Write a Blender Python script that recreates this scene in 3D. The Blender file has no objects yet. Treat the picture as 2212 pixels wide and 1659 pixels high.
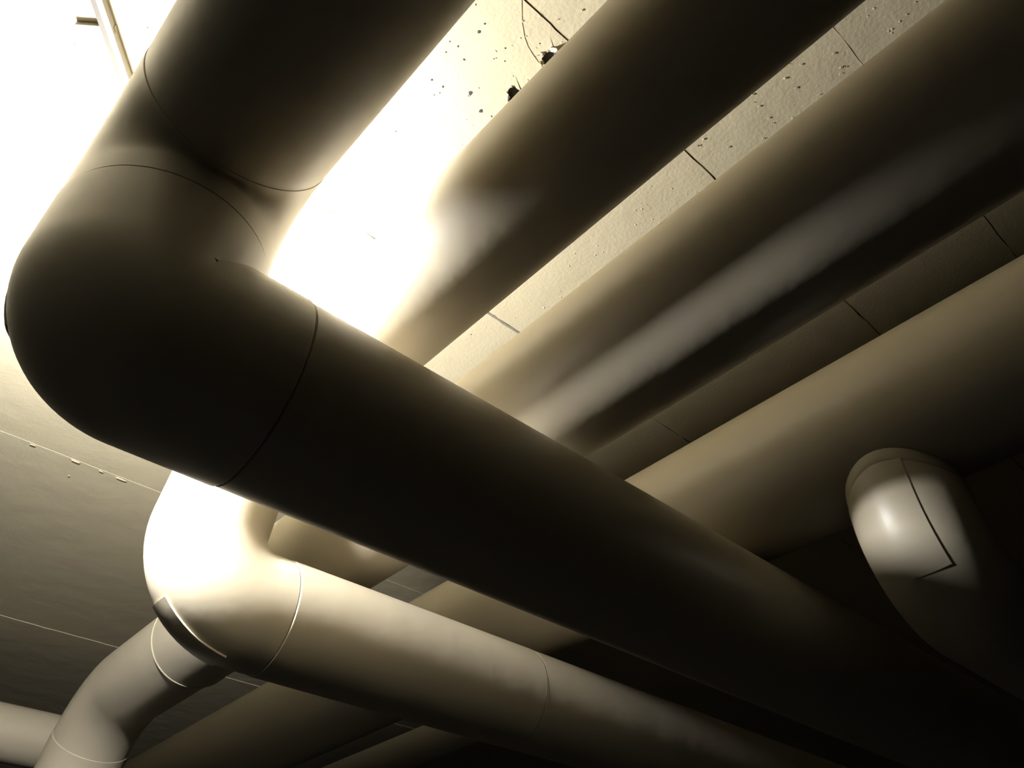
import bpy, bmesh, math, random
from mathutils import Vector, Matrix

random.seed(7)
PI = math.pi
rad = math.radians
S = bpy.context.scene
COL = S.collection

# ------------------------------------------------------------------ camera, world, exposure
H = 1.35                     # camera to ceiling
CZ = 1.55                    # camera above the floor
TOP = CZ + H                 # ceiling height
cam_d = bpy.data.cameras.new('camera')
cam = bpy.data.objects.new('camera', cam_d)
COL.objects.link(cam)
cam_d.sensor_width = 36.0
cam_d.lens = 1706.32 / 2212 * 36.0
cam_d.clip_start = 0.01
rt = Vector((0.73994516, -0.67264381, -0.00560933))
up = Vector((-0.44187249, -0.49233763, 0.74990157))
fw = Vector((0.50717833, 0.55240743, 0.66152564))
M = Matrix((rt, up, -fw)).transposed().to_4x4()
M.translation = Vector((0, 0, CZ))
cam.matrix_world = M
S.camera = cam

w = bpy.data.worlds.new('world')
S.world = w
w.use_nodes = True
w.node_tree.nodes['Background'].inputs[0].default_value = (0.02, 0.02, 0.022, 1)
w.node_tree.nodes['Background'].inputs[1].default_value = 0.1

S.view_settings.view_transform = 'Standard'
S.view_settings.look = 'None'
S.view_settings.gamma = 1.0
S.view_settings.use_curve_mapping = False
S.view_settings.exposure = 0.0
S.cycles.use_denoising = True
S.cycles.max_bounces = 8
S.cycles.diffuse_bounces = 6

LAMP = Vector((0.02, 1.15, 0.985))   # globe, relative to the camera's foot; hidden behind the big elbow
LAMP_POWER = 1450.0

# ------------------------------------------------------------------ materials
def mat(name, col, rough=0.5, metal=0.0, spec=0.5, var=0.0, var_scale=3.0, bump=(), emit=None):
    m = bpy.data.materials.new(name)
    m.use_nodes = True
    nt = m.node_tree
    b = nt.nodes['Principled BSDF']
    b.inputs['Base Color'].default_value = (*col, 1)
    b.inputs['Roughness'].default_value = rough
    b.inputs['Metallic'].default_value = metal
    b.inputs['Specular IOR Level'].default_value = spec
    tc = nt.nodes.new('ShaderNodeTexCoord')
    if var:
        n = nt.nodes.new('ShaderNodeTexNoise')
        n.inputs['Scale'].default_value = var_scale
        n.inputs['Detail'].default_value = 6
        nt.links.new(tc.outputs['Object'], n.inputs['Vector'])
        mx = nt.nodes.new('ShaderNodeMixRGB')
        mx.inputs[1].default_value = (*[c * (1 - var) for c in col], 1)
        mx.inputs[2].default_value = (*[min(1, c * (1 + var)) for c in col], 1)
        nt.links.new(n.outputs['Fac'], mx.inputs[0])
        nt.links.new(mx.outputs[0], b.inputs['Base Color'])
    prev = None
    for (sc, strength, dist) in bump:
        n = nt.nodes.new('ShaderNodeTexNoise')
        n.inputs['Scale'].default_value = sc
        n.inputs['Detail'].default_value = 4
        nt.links.new(tc.outputs['Object'], n.inputs['Vector'])
        bp = nt.nodes.new('ShaderNodeBump')
        bp.inputs['Strength'].default_value = strength
        bp.inputs['Distance'].default_value = dist
        nt.links.new(n.outputs['Fac'], bp.inputs['Height'])
        if prev:
            nt.links.new(prev.outputs['Normal'], bp.inputs['Normal'])
        prev = bp
    if prev:
        nt.links.new(prev.outputs['Normal'], b.inputs['Normal'])
    if emit:
        b.inputs['Emission Color'].default_value = (*emit[0], 1)
        b.inputs['Emission Strength'].default_value = emit[1]
    return m

M_PIPE = mat('pipe_paint', (0.43, 0.383, 0.283), rough=0.42, spec=0.5, var=0.05, var_scale=2.0,
             bump=((5.0, 0.25, 0.012), (90.0, 0.06, 0.002)))
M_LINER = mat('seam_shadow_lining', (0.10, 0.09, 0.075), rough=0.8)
M_CEIL = mat('painted_concrete', (0.50, 0.445, 0.305), rough=0.62, spec=0.3, var=0.06, var_scale=4.0,
             bump=((9.0, 0.3, 0.01), (140.0, 0.25, 0.0025)))
M_GROUT = mat('bare_concrete', (0.20, 0.18, 0.15), rough=0.9)
M_PIT = mat('dark_pit', (0.05, 0.045, 0.04), rough=0.9)
M_CHIP = mat('chipped_plaster', (0.42, 0.36, 0.27), rough=0.9)
M_WALL = mat('wall_paint', (0.025, 0.024, 0.021), rough=0.8, var=0.1, var_scale=2.0)
M_FLOOR = mat('dark_concrete_floor', (0.008, 0.0077, 0.007), rough=0.85, var=0.2, var_scale=3.0)
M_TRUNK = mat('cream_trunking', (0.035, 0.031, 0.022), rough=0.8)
M_SHADED_SIDE = mat('tan_shaded_side', (0.075, 0.065, 0.044), rough=0.5)  # shade on the trunking's right side, put into a tan colour
M_STUB = mat('brown_stub', (0.10, 0.085, 0.055), rough=0.6)
M_PLUG = mat('white_plastic', (0.8, 0.8, 0.76), rough=0.4)
M_METAL = mat('grey_cast_metal', (0.25, 0.25, 0.25), rough=0.5, metal=0.6)
M_GLASS = mat('glowing_frosted_glass', (0.9, 0.87, 0.8), rough=0.4, emit=((1.0, 0.985, 0.985), LAMP_POWER))

# ------------------------------------------------------------------ helpers
def link(name, me, m=None, parent=None, smooth=True):
    o = bpy.data.objects.new(name, me)
    COL.objects.link(o)
    if m:
        me.materials.append(m)
    if parent:
        o.parent = parent
    if smooth:
        for p in me.polygons:
            p.use_smooth = True
        me.set_sharp_from_angle(angle=rad(32))
    return o

def mesh_obj(name, verts, faces, m, parent=None, smooth=True):
    me = bpy.data.meshes.new(name)
    me.from_pydata([tuple(v) for v in verts], [], faces)
    me.update()
    bm = bmesh.new()
    bm.from_mesh(me)
    bmesh.ops.recalc_face_normals(bm, faces=bm.faces)
    bm.to_mesh(me)
    bm.free()
    return link(name, me, m, parent, smooth)

def tag(o, label=None, cat=None, group=None, kind=None):
    if label: o['label'] = label
    if cat: o['category'] = cat
    if group: o['group'] = group
    if kind: o['kind'] = kind
    return o

def thing(name, label, cat, loc, group=None):
    o = bpy.data.objects.new(name, None)
    COL.objects.link(o)
    o.empty_display_size = 0.05
    tag(o, label, cat, group)
    return o

def frames(pts, ref=None):
    """parallel transport along a polyline -> [(point, tangent, n, b)]"""
    n = len(pts)
    out = []
    t0 = (pts[1] - pts[0]).normalized()
    if ref is None:
        ref = Vector((0, 0, 1)) if abs(t0.z) < 0.9 else Vector((0, 1, 0))
    nv = (ref - t0 * ref.dot(t0)).normalized()
    prev = t0
    for i in range(n):
        if i == 0: t = t0
        elif i == n - 1: t = (pts[-1] - pts[-2]).normalized()
        else: t = ((pts[i + 1] - pts[i]).normalized() + (pts[i] - pts[i - 1]).normalized()).normalized()
        q = prev.rotation_difference(t)
        nv = q @ nv
        nv = (nv - t * nv.dot(t)).normalized()
        out.append((pts[i], t, nv, t.cross(nv)))
        prev = t
    return out

def tube(name, pts, r, m, parent, seg=72, bevel=0.002, cap=True, lip=0.0):
    fr = frames(pts)
    rings = []
    def ring(f, rr, shift=0.0):
        p, t, nv, b = f
        return [p + t * shift + (nv * math.cos(2 * PI * k / seg) + b * math.sin(2 * PI * k / seg)) * rr for k in range(seg)]
    if cap and bevel:
        rings.append(ring(fr[0], r - bevel))
        rings.append(ring(fr[0], r, bevel))
    else:
        rings.append(ring(fr[0], r))
    for f in fr[1:-1]:
        rings.append(ring(f, r))
    if cap and bevel:
        rings.append(ring(fr[-1], r, -bevel))
        rings.append(ring(fr[-1], r - bevel))
    else:
        rings.append(ring(fr[-1], r))
    verts = [v for R_ in rings for v in R_]
    faces = []
    for i in range(len(rings) - 1):
        for k in range(seg):
            k2 = (k + 1) % seg
            faces.append((i * seg + k, i * seg + k2, (i + 1) * seg + k2, (i + 1) * seg + k))
    faces.append(tuple(range(seg)))
    faces.append(tuple((len(rings) - 1) * seg + k for k in range(seg)))
    o = mesh_obj(name, verts, faces, m, parent)
    return o

def arc(c, a, b, R, n=24, a0=0.0, a1=90.0):
    """points c + R*(a cos t + b sin t)"""
    return [c + a * (R * math.cos(rad(a0 + (a1 - a0) * i / n))) + b * (R * math.sin(rad(a0 + (a1 - a0) * i / n))) for i in range(n + 1)]

def flap(name, pts, r, ang, i0, i1, m, parent, thick=0.003, taper=0.0, nseg=10):
    """a raised strip of jacket lying on the tube: pts range i0..i1, angles ang=(a0,a1) about the frame"""
    fr = frames(pts)[i0:i1 + 1]
    vo, vi = [], []
    n = len(fr)
    for j, (p, t, nv, b) in enumerate(fr):
        for k in range(nseg + 1):
            a = rad(ang[0] + (ang[1] - ang[0]) * k / nseg)
            d = nv * math.cos(a) + b * math.sin(a)
            vo.append(p + d * (r + thick))
            vi.append(p + d * (r - 0.002))
    verts = vo + vi
    W = nseg + 1
    N = n * W
    faces = []
    for j in range(n - 1):
        for k in range(nseg):
            q = (j * W + k, j * W + k + 1, (j + 1) * W + k + 1, (j + 1) * W + k)
            faces.append(q)
            faces.append(tuple(N + i for i in reversed(q)))
    for j in range(n - 1):
        for k in (0, nseg):
            a, c = j * W + k, (j + 1) * W + k
            faces.append((a, c, N + c, N + a))
    for k in range(nseg):
        for j in (0, n - 1):
            a, c = j * W + k, j * W + k + 1
            faces.append((a, c, N + c, N + a))
    o = mesh_obj(name, verts, faces, m, parent, smooth=True)
    return o

def box(name, c, s, m, parent=None):
    x, y, z = c
    a, b, d = s[0] / 2, s[1] / 2, s[2] / 2
    v = [(x + i * a, y + j * b, z + k * d) for i in (-1, 1) for j in (-1, 1) for k in (-1, 1)]
    f = [(0, 1, 3, 2), (4, 6, 7, 5), (0, 4, 5, 1), (2, 3, 7, 6), (0, 2, 6, 4), (1, 5, 7, 3)]
    return mesh_obj(name, v, f, m, parent, smooth=False)

X, Y, Z = Vector((1, 0, 0)), Vector((0, 1, 0)), Vector((0, 0, 1))

# ------------------------------------------------------------------ the room
RX0, RX1, RY0, RY1 = -2.4, 6.2, -2.6, 5.6
fl = box('floor', ((RX0 + RX1) / 2, (RY0 + RY1) / 2, -0.05), (RX1 - RX0, RY1 - RY0, 0.1), M_FLOOR)
tag(fl, kind='structure')
for nm, c, s in (('wall_left', (RX0 - 0.05, (RY0 + RY1) / 2, TOP / 2), (0.1, RY1 - RY0 + 0.2, TOP)),
                 ('wall_right', (RX1 + 0.05, (RY0 + RY1) / 2, TOP / 2), (0.1, RY1 - RY0 + 0.2, TOP)),
                 ('wall_back', ((RX0 + RX1) / 2, RY0 - 0.05, TOP / 2), (RX1 - RX0, 0.1, TOP)),
                 ('wall_front', ((RX0 + RX1) / 2, RY1 + 0.05, TOP / 2), (RX1 - RX0, 0.1, TOP))):
    tag(box(nm, c, s, M_WALL), kind='structure')
ceil = box('ceiling', ((RX0 + RX1) / 2, (RY0 + RY1) / 2, TOP + 0.062), (RX1 - RX0 + 0.2, RY1 - RY0 + 0.2, 0.1), M_GROUT)
tag(ceil, kind='structure')

JOINTS = [RY0, -1.15, 0.076, 0.398, 0.976, 2.213, 3.427, 4.63, RY1]
DZ = [0.0, 0.001, 0.0, 0.0015, 0.0, 0.001, 0.0002, -0.002, -0.002]
HOLES = [(0.502, 0.442), (0.502, 0.533)]

def panel(i, y0, y1, z, holes=()):
    g = 0.0008
    xs = [RX0]
    while xs[-1] < RX1 - 0.02:
        x = xs[-1]
        xs.append(min(RX1, x + (0.03 if -0.8 < x < 2.6 else 0.25)))
    ys = [y0 + g, y1 - g]
    s = 0.030
    if holes:
        hx = holes[0][0]
        xs = [x for x in xs if abs(x - hx) > s + 0.008] + [hx - s, hx + s]
        xs.sort()
        for h in holes:
            ys += [h[1] - s, h[1] + s]
        ys.sort()
    nx, ny = len(xs), len(ys)
    verts, faces, dark = [], [], []
    for iy, y in enumerate(ys):
        for ix, x in enumerate(xs):
            jit = random.uniform(-0.0012, 0.0012) if iy in (0, ny - 1) else 0
            if random.random() < 0.06 and iy == 0: jit += random.uniform(0.001, 0.004)
            verts.append((x, y + jit, z))
    for iy in range(ny - 1):
        for ix in range(nx - 1):
            q = [iy * nx + ix, iy * nx + ix + 1, (iy + 1) * nx + ix + 1, (iy + 1) * nx + ix]
            hole = None
            for h in holes:
                if xs[ix] < h[0] < xs[ix + 1] and ys[iy] < h[1] < ys[iy + 1]:
                    hole = h
            if not hole:
                faces.append(q)
                continue
            n = 16
            per = len(verts)
            corner = [Vector(verts[a]) for a in q]
            rim, low = [], []
            for k in range(n):
                a = 2 * PI * k / n - 3 * PI / 4
                rr = 0.0135 * random.uniform(0.85, 1.25)
                verts.append((hole[0] + rr * math.cos(a), hole[1] + rr * math.sin(a), z))
                rim.append(len(verts) - 1)
            for k in range(n):
                a = 2 * PI * k / n - 3 * PI / 4
                verts.append((hole[0] + 0.009 * math.cos(a), hole[1] + 0.009 * math.sin(a), z + 0.0095))
                low.append(len(verts) - 1)
            for k in range(n):
                k2 = (k + 1) % n
                dark.append(len(faces))
                faces.append((rim[k], rim[k2], low[k2], low[k]))
                c = q[k // 4]
                faces.append((c, rim[k2], rim[k]))
                if k % 4 == 3:
                    faces.append((c, q[(k // 4 + 1) % 4], rim[k2]))
            dark.append(len(faces))
            faces.append(tuple(low))
    # side faces up to the slab
    base = len(verts)
    for iy in (0, ny - 1):
        for ix in range(nx):
            v = verts[iy * nx + ix]
            verts.append((v[0], v[1], TOP + 0.012))
    for e, iy in enumerate((0, ny - 1)):
        for ix in range(nx - 1):
            a = iy * nx + ix
            b = base + e * nx + ix
            faces.append((a, a + 1, b + 1, b))
    o = mesh_obj('panel', verts, faces, M_CEIL, ceil, smooth=False)
    o.data.materials.append(M_PIT)  # dark colour stands in for the shade inside the shallow holes
    for f in dark:
        o.data.polygons[f].material_index = 1
    return o

for i in range(len(JOINTS) - 1):
    panel(i, JOINTS[i], JOINTS[i + 1], TOP + DZ[i + 1], HOLES if abs(JOINTS[i] - 0.398) < 1e-6 else ())

# ------------------------------------------------------------------ pipes
U = 0.73 * H                                    # height of the third pipe's axis above the camera
def P(x, y, z): return Vector((x, y, CZ + z))
GRP = 'insulated pipes under the ceiling'
PY0, PY1, PX0, PX1 = RY0 + 0.004, RY1 - 0.004, RX0 + 0.004, RX1 - 0.004

def line(a, b, n=1):
    return [a.lerp(b, i / n) for i in range(n + 1)]

def trim(pts, a=0.0, b=0.0):
    p = [v.copy() for v in pts]
    if a: p[0] = p[0] + (p[1] - p[0]).normalized() * a
    if b: p[-1] = p[-1] + (p[-2] - p[-1]).normalized() * b
    return p

def bend(a, k, c, R, n=20):
    """rounded corner of radius R at k between a and c"""
    u = (a - k).normalized(); v = (c - k).normalized()
    th = u.angle(v)
    t = R / math.tan(th / 2)
    m = (u + v).normalized()
    ctr = k + m * (R / math.sin(th / 2))
    s0 = (k + u * t - ctr) / R
    e0 = (k + v * t - ctr) / R
    ph = PI - th
    nrm = s0.cross(e0).normalized()
    t2 = nrm.cross(s0)
    return [ctr + (s0 * math.cos(ph * i / n) + t2 * math.sin(ph * i / n)) * R for i in range(n + 1)]

def build(label, sections, lining, m=None):
    t = thing('insulated_pipe', label, 'pipe', None, GRP)
    out = [tube(nm, pts, r, m or M_PIPE, t) for nm, pts, r in sections]
    if lining:
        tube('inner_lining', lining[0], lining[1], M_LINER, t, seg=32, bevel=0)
    return t, out

gap = 0.0012
def dropped(s, x0, r, zl, yl, x2, R1, R2, yseam, zring, xseam, fat, lip):
    """run along Y, drop through two elbows, run along X; all lengths in units of s"""
    u = U * s
    k1 = P(x0 * u, yl * u, u); k2 = P(x2 * u, yl * u, zl * u)
    a = P(x0 * u, PY0, u); c = P(PX1, yl * u, zl * u)
    b1 = bend(a, k1, k2, R1 * u); b2 = bend(k1, k2, c, R2 * u)
    sa = P(x0 * u, yseam * u, u)
    f = (zring - zl) / (1 - zl)
    ring = k2.lerp(k1, f)
    sc = P(xseam * u, yl * u, zl * u)
    upper = [sa] + b1 + [ring]
    if (b1[0] - sa).length < 0.004: upper = b1 + [ring]
    lower = [ring] + b2 + [sc]
    return dict(run=[a, upper[0]], upper=upper, lower=lower, out=[sc, c], r=r * u, u=u,
                full=[a] + upper + lower[1:] + [c])

# --- the big one in front
A = dropped(1.02, 0.113, 0.134, 0.685, 0.804, 0.111, 0.141, 0.04, 0.663, 0.822, 0.285, 0, 0)
tA, sA = build('thickest dark insulated pipe, elbowed in the foreground and crossing under all the others',
      [('straight_run', trim(A['run'], b=0.0005), A['r'] + 0.0004),
       ('elbow', A['upper'], A['r'] + 0.0012),
       ('elbow', A['lower'], A['r'] + 0.0026),
       ('straight_run', trim(A['out'], a=gap), A['r'] + 0.001)], (A['full'], A['r'] - 0.006))

# --- the one with the bright elbow
B = dropped(1.03, 0.4856, 0.106, 0.668, 1.3634, 0.450, 0.07, 0.12, 1.27, 0.925, 0.619, 0, 0)
xs = 1.255 * B['u']
o0, o1 = B['out']
mid_ = Vector((xs, o0.y, o0.z))
tB, sB = build('thinner insulated pipe whose brightly lit elbow hangs below the thickest pipe',
      [('straight_run', trim(B['run'], b=gap), B['r']),
       ('elbow', trim(B['upper'], b=gap), B['r'] + 0.002),
       ('elbow', B['lower'], B['r'] + 0.0035),
       ('straight_run', trim([o0, mid_], b=0.0016), B['r'] + 0.0050),
       ('straight_run', [mid_, o1], B['r'] + 0.0043)], (B['full'], B['r'] - 0.006))

# --- the one with the long bend down at lower left
rC = 0.1361 * U; xC = 0.848 * U; yC = 3.15 * U; RC = 0.36 * U
bc = bend(P(xC, PY0, U), P(xC, yC, U), P(xC, yC, 0), RC, 24)
run = [P(xC, PY0, U), P(xC, 2.335 * U, U)]
icut = 13
tC, sC = build('insulated pipe that bends straight down to the floor at the lower left corner',
      [('straight_run', trim(run, b=gap), rC), ('elbow', [run[1]] + bc[:icut + 1], rC * 0.955),
       ('vertical_drop', bc[icut:] + [P(xC, yC, -CZ + 0.001)], rC * 0.968)],
      (run + bc + [P(xC, yC, -CZ + 0.001)], rC * 0.88))
tube('seam_band', [run[1] - Y * 0.003, run[1] + Y * 0.003], rC + 0.0022, M_PIPE, tC, bevel=0.001)

# --- the thick straight one
sD = 1.0
rD = 0.157 * U * sD; xD = 1.412 * U * sD; zD = U * sD
tD, s_D = build('thick straight insulated pipe passing above the short drop elbow on the right',
      [('straight_run', [P(xD, PY0, zD), P(xD, PY1, zD)], rD)], None)

# --- the spot-lit drop elbow under it
rE = 0.1056 * U * sD; yE = 0.432 * U * sD; zE = 0.65 * U * sD
zs = 0.79 * U * sD
def saddle(x, off):
    dx = x - xD
    return CZ + zD - math.sqrt(rD * rD - dx * dx) - off
be = bend(P(xD, yE, zs), P(xD, yE, zE), P(PX1, yE, zE), 0.14 * U * sD, 20)
tE, sE = build('spot-lit insulated drop elbow hanging under the thick straight pipe at right',
      [('elbow', [P(xD, yE, zs)] + be + [P(xD + 0.17 * U, yE, zE)], rE + 0.001),
       ('straight_run', trim([P(xD + 0.17 * U, yE, zE), P(PX1, yE, zE)], a=gap), rE)],
      ([P(xD, yE, zs + 0.01)] + be + [P(PX1, yE, zE)], rE - 0.006))
seg = 72
for v in sE[0].data.vertices[:2 * seg]:             # the cut follows the pipe above
    v.co.z = saddle(v.co.x, 0.0285 if v.index < seg else 0.0305)
sE[0].data.update()
vv, ff = [], []
for k in range(seg):
    a = 2 * PI * k / seg
    dx, dy = rE * 0.99 * math.cos(a), rE * 0.99 * math.sin(a)
    for f, off in ((1.0, 0.001), (1.0, 0.023), (0.985, 0.025), (0.93, 0.025), (0.93, 0.001)):
        vv.append((xD + dx * f, yE + dy * f, saddle(xD + dx * f, off)))
for k in range(seg):
    k2 = (k + 1) % seg
    for j in range(5):
        j2 = (j + 1) % 5
        ff.append((k * 5 + j, k * 5 + j2, k2 * 5 + j2, k2 * 5 + j))
mesh_obj('collar', vv, ff, M_PIPE, tE)
ee = line(P(xD, yE, 0.848 * U), be[0], 6)[:-1] + be
flap('jacket_flap', ee, rE + 0.001, (245, 280), 0, 14, M_PIPE, tE, thick=0.0022)

# flaps on the two big elbows
flap('jacket_flap', line(B['lower'][0], B['lower'][1], 3)[:-1] + B['lower'][1:], B['r'] + 0.0035, (259, 330), 13, 21, M_PIPE, tB, thick=0.004)
flap('jacket_flap', line(A['lower'][0], A['lower'][1], 3)[:-1] + A['lower'][1:], A['r'] + 0.0026, (290, 340), 1, 9, M_PIPE, tA, thick=0.0025)

# --- far thin one
rI = 0.065 * U; xI = 1.954 * U
bI = [P(xI, 2.05 * U, TOP - CZ - 0.003)] + bend(P(xI, 2.05 * U, TOP - CZ), P(xI, 2.05 * U, U), P(xI, PY1, U), 0.12 * U, 12)
tI, sI = build('faint straight pipe at the bottom of the view, beyond the thick straight one',
      [('elbow', bI, rI + 0.001), ('straight_run', [bI[-1], P(xI, PY1, U)], rI)], None)

# --- far left
yK = 3.60 * U; rK = 0.10 * U; RK = 0.13 * U; xk = 0.99 * U
bk = bend(P(PX0, yK, U), P(xk, yK, U), P(xk, yK, 0), RK, 16)
tK, sK = build('grey pipe entering from the left edge at the bottom left corner, behind the vertical drop',
      [('straight_run', [P(PX0, yK, U), bk[0]], rK), ('elbow', bk, rK + 0.001),
       ('vertical_drop', [bk[-1], P(xk, yK, -CZ + 0.001)], rK)], None)

# ------------------------------------------------------------------ lamp
lx, ly, lz = LAMP
t = thing('pendant_lamp', 'small glass globe lamp hanging from the ceiling, hidden behind the thickest pipe', 'lamp', None)
def lathe(name, prof, c, m, parent, seg=32):
    verts, faces = [], []
    for (r, z) in prof:
        for k in range(seg):
            verts.append((c[0] + r * math.cos(2 * PI * k / seg), c[1] + r * math.sin(2 * PI * k / seg), z))
    for i in range(len(prof) - 1):
        for k in range(seg):
            k2 = (k + 1) % seg
            faces.append((i * seg + k, i * seg + k2, (i + 1) * seg + k2, (i + 1) * seg + k))
    faces.append(tuple(range(seg)))
    faces.append(tuple((len(prof) - 1) * seg + k for k in range(seg)))
    return mesh_obj(name, verts, faces, m, parent)
zl = CZ + lz
rb = 0.05
lathe('ceiling_rose', [(0.035, TOP - 0.0005), (0.035, TOP - 0.012), (0.012, TOP - 0.022)], (lx, ly), M_METAL, t)
lathe('stem', [(0.006, TOP - 0.0225), (0.006, zl + rb + 0.0305)], (lx, ly), M_METAL, t, 12)
lathe('lamp_holder', [(0.010, zl + rb + 0.030), (0.016, zl + rb + 0.022), (0.018, zl + rb * 0.93)], (lx, ly), M_METAL, t, 20)
prof = [(max(0.001, rb * math.sin(a)), zl + rb * math.cos(a)) for a in [PI * (0.12 + 0.88 * k / 14) for k in range(15)]]
lathe('glass_globe', prof, (lx, ly), M_GLASS, t)

# ------------------------------------------------------------------ small things on the ceiling
t = thing('cable_trunking', 'narrow cream cable trunking on the ceiling at the upper left', 'trunking', None)
def bar(name, a, b, wid, hgt, m, parent):
    a = Vector((a[0], a[1], 0)); b = Vector((b[0], b[1], 0))
    d = (b - a).normalized(); n = Vector((-d.y, d.x, 0))
    v = []
    for q in (a, b):
        for s in (-1, 1):
            for z in (TOP - 0.0005, TOP - hgt):
                w_ = wid if z > TOP - 0.001 else wid * 0.92
                v.append((q.x + n.x * s * w_ / 2, q.y + n.y * s * w_ / 2, z))
    f = [(0, 1, 3, 2), (4, 6, 7, 5), (0, 4, 5, 1), (2, 3, 7, 6), (0, 2, 6, 4), (1, 5, 7, 3)]
    return mesh_obj(name, v, f, m, parent, smooth=False)
c0, c1 = Vector((-0.1312, 0.8685)), Vector((-0.0431, 0.9739))
dirv = (c1 - c0).normalized()
nrm2 = Vector((dirv.y, -dirv.x))
c1b = c0 + dirv * 0.34
c0b = c0 - dirv * 0.9
bar('channel', c0b + nrm2 * 0.0022, c1b + nrm2 * 0.0022, 0.0105, 0.018, M_TRUNK, t)
q = nrm2 * 0.0128
bar('shaded_side', c0b + q, c1b + q, 0.0110, 0.021, M_SHADED_SIDE, t)  # added strip, coloured as the shaded side of the trunking
bar('branch_stub', (-0.1353, 0.9357), (-0.0839, 0.8956), 0.010, 0.012, M_STUB, t)

# ------------------------------------------------------------------ marks on the ceiling
def joined(name, items, m, kind=None):
    """items: list of (verts, faces) -> one mesh part of the ceiling"""
    vs, fs = [], []
    for v, f in items:
        b = len(vs)
        vs += v
        fs += [tuple(b + i for i in q) for q in f]
    o = mesh_obj(name, vs, fs, m, ceil, smooth=True)
    if kind: o['kind'] = kind
    return o

def dot(x, y, r, h, n=8, irregular=0.3):
    """a low lump on the underside of the ceiling"""
    v = []
    for fr, fz in ((1.0, -0.0003), (0.7, 0.75), (0.0, 1.0)):
        for k in range(n if fr else 1):
            a = 2 * PI * k / n
            q = r * fr * (1 + random.uniform(-irregular, irregular))
            v.append((x + q * math.cos(a), y + q * math.sin(a), TOP - h * fz))
    f = []
    for k in range(n):
        k2 = (k + 1) % n
        f.append((k, k2, n + k2, n + k))
        f.append((n + k, n + k2, 2 * n))
    return v, f

PITS = [(0.377, 0.472, 2), (0.379, 0.489, 3), (0.44, 0.585, 4.2), (0.477, 0.599, 4), (0.391, 0.544, 2.2), (0.395, 0.609, 2.4),
        (0.352, 0.536, 1.6), (0.359, 0.555, 1.6), (0.368, 0.533, 2), (0.398, 0.622, 1.4), (0.393, 0.632, 1.4), (0.499, 0.594, 2),
        (0.47, 0.434, 1.4), (0.431, 0.48, 1.6), (0.446, 0.498, 1.6), (0.372, 0.612, 2.2), (0.429, 0.508, 1.4), (0.385, 0.739, 1.6),
        (-0.045, 0.863, 2.4), (-0.126, 0.974, 2.4), (0.836, 0.373, 2.2), (0.345, 0.458, 1.6), (0.80, 0.98, 1.6), (0.84, 1.06, 1.6)]
joined('pockmarks', [dot(x, y, r * 0.001, 0.0006) for x, y, r in PITS], M_PIT, 'stuff')
BLOBS = [(0.867, 0.544), (0.888, 0.579), (0.904, 0.616), (0.891, 0.675), (0.91, 0.487), (0.908, 0.458), (0.872, 0.181),
         (0.918, 0.442), (0.92, 0.219), (0.886, 0.249), (0.853, 0.247), (0.824, 0.242), (0.84, 0.151), (0.95, 0.25)]
rr = random.Random(3)
BLOBS += [(rr.uniform(0.80, 0.96), rr.uniform(-0.05, 0.95)) for _ in range(60)] + [(rr.uniform(0.40, 0.52), rr.uniform(0.3, 0.75)) for _ in range(25)]
joined('paint_drops', [dot(x, y, rr.uniform(0.001, 0.0024), rr.uniform(0.0006, 0.0014), 7) for x, y in BLOBS], M_CEIL, 'stuff')

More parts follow.
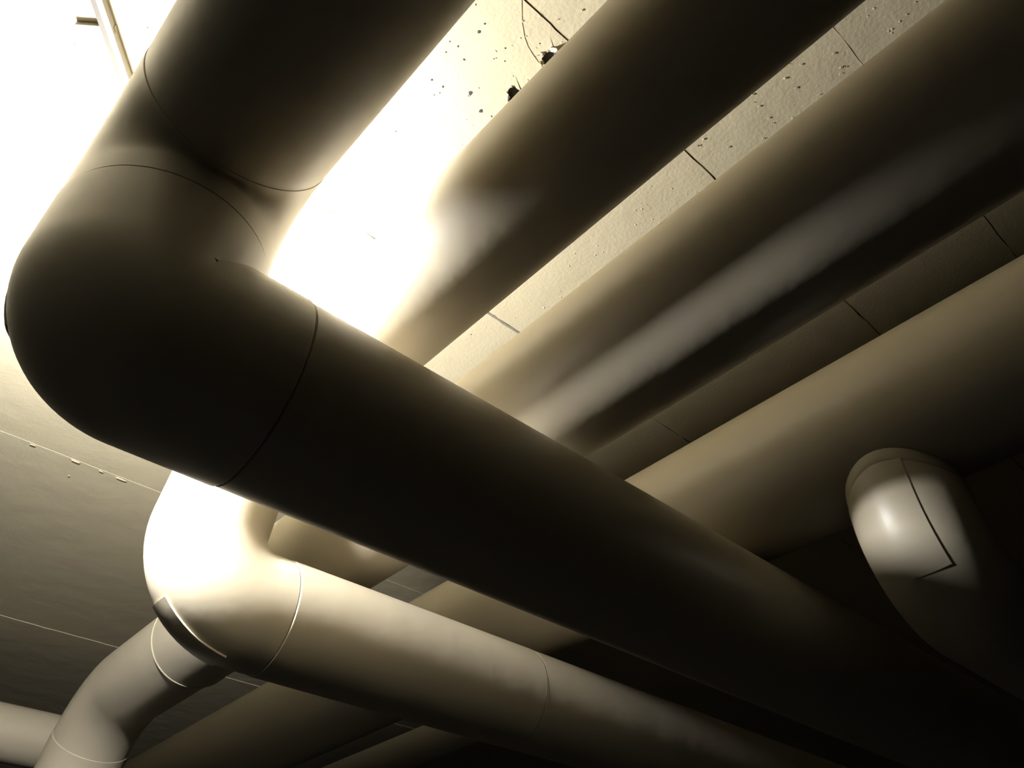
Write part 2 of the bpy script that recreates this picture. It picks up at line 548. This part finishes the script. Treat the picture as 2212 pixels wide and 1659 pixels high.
# paint flakes along the board joint at the lower left
for x, y, l, wd, a in ((0.322, 2.214, 0.032, 0.009, 0.05), (0.455, 2.216, 0.040, 0.006, 0.02), (0.395, 2.214, 0.016, 0.004, 0.1),
                       (0.205, 2.214, 0.020, 0.004, -0.1), (0.334, 2.299, 0.007, 0.004, 0.4)):
    wd *= 0.55; l *= 0.8
    c, s_ = math.cos(a), math.sin(a)
    v = []
    for px_, py_ in ((-l / 2, -wd / 2), (-l / 4, -wd * 0.6), (l / 2, -wd * 0.2), (l / 2 * 0.9, wd * 0.3), (0, wd / 2), (-l / 2 * 0.8, wd * 0.4)):
        v.append((x + px_ * c - py_ * s_, y + px_ * s_ + py_ * c, TOP - 0.0015 - (wd / 2 - py_) * -0.45 - 0.004))
    v += [(p[0], p[1], p[2] + 0.0012) for p in v]
    n = 6
    f = [tuple(range(n)), tuple(range(n, 2 * n))] + [(k, (k + 1) % n, n + (k + 1) % n, n + k) for k in range(n)]
    mesh_obj('paint_flake', v, f, M_CEIL, ceil, smooth=False)

# chips round the drilled holes and the plug in the first one
def crumb(x, y, r, h, m=M_CHIP):
    v, f = dot(x, y, r, h, 6, 0.5)
    return v, f
items = []
for hx, hy in HOLES:
    for k in range(9):
        a = rr.uniform(0, 2 * PI)
        d = rr.uniform(0.013, 0.019)
        items.append(crumb(hx + d * math.cos(a), hy + d * math.sin(a), rr.uniform(0.002, 0.005), rr.uniform(0.002, 0.006)))
joined('plaster_chips', items, M_CHIP, 'stuff')
pl = tube('wall_plug', [Vector((0.497, 0.424, TOP - 0.001)), Vector((0.493, 0.420, TOP - 0.014))], 0.0042, M_PLUG, ceil, seg=12, bevel=0.0008)

def strip(name, pts, wd, m, z=0.0002):
    v, f = [], []
    for i, (x, y) in enumerate(pts):
        a = pts[max(0, i - 1)]; b = pts[min(len(pts) - 1, i + 1)]
        d = Vector((b[0] - a[0], b[1] - a[1])).normalized()
        n = Vector((-d.y, d.x)) * wd / 2 * rr.uniform(0.6, 1.3)
        for q, zz in ((n, 0), (-n, 0), (n, 0.0006), (-n, 0.0006)):
            v.append((x + q.x, y + q.y, TOP - z - zz))
    for i in range(len(pts) - 1):
        o = i * 4
        f += [(o, o + 4, o + 6, o + 2), (o + 1, o + 3, o + 7, o + 5), (o + 2, o + 6, o + 7, o + 3)]
    return mesh_obj(name, v, f, m, ceil, smooth=False)
strip('crack', [(0.395, 0.400), (0.423, 0.429), (0.443, 0.444), (0.458, 0.452), (0.476, 0.457), (0.490, 0.460), (0.510, 0.462)], 0.0007, M_CHIP)
strip('open_joint', [(0.80 + 0.01 * i, 0.9785 + rr.uniform(-0.001, 0.001)) for i in range(13)], 0.0065, M_GROUT)
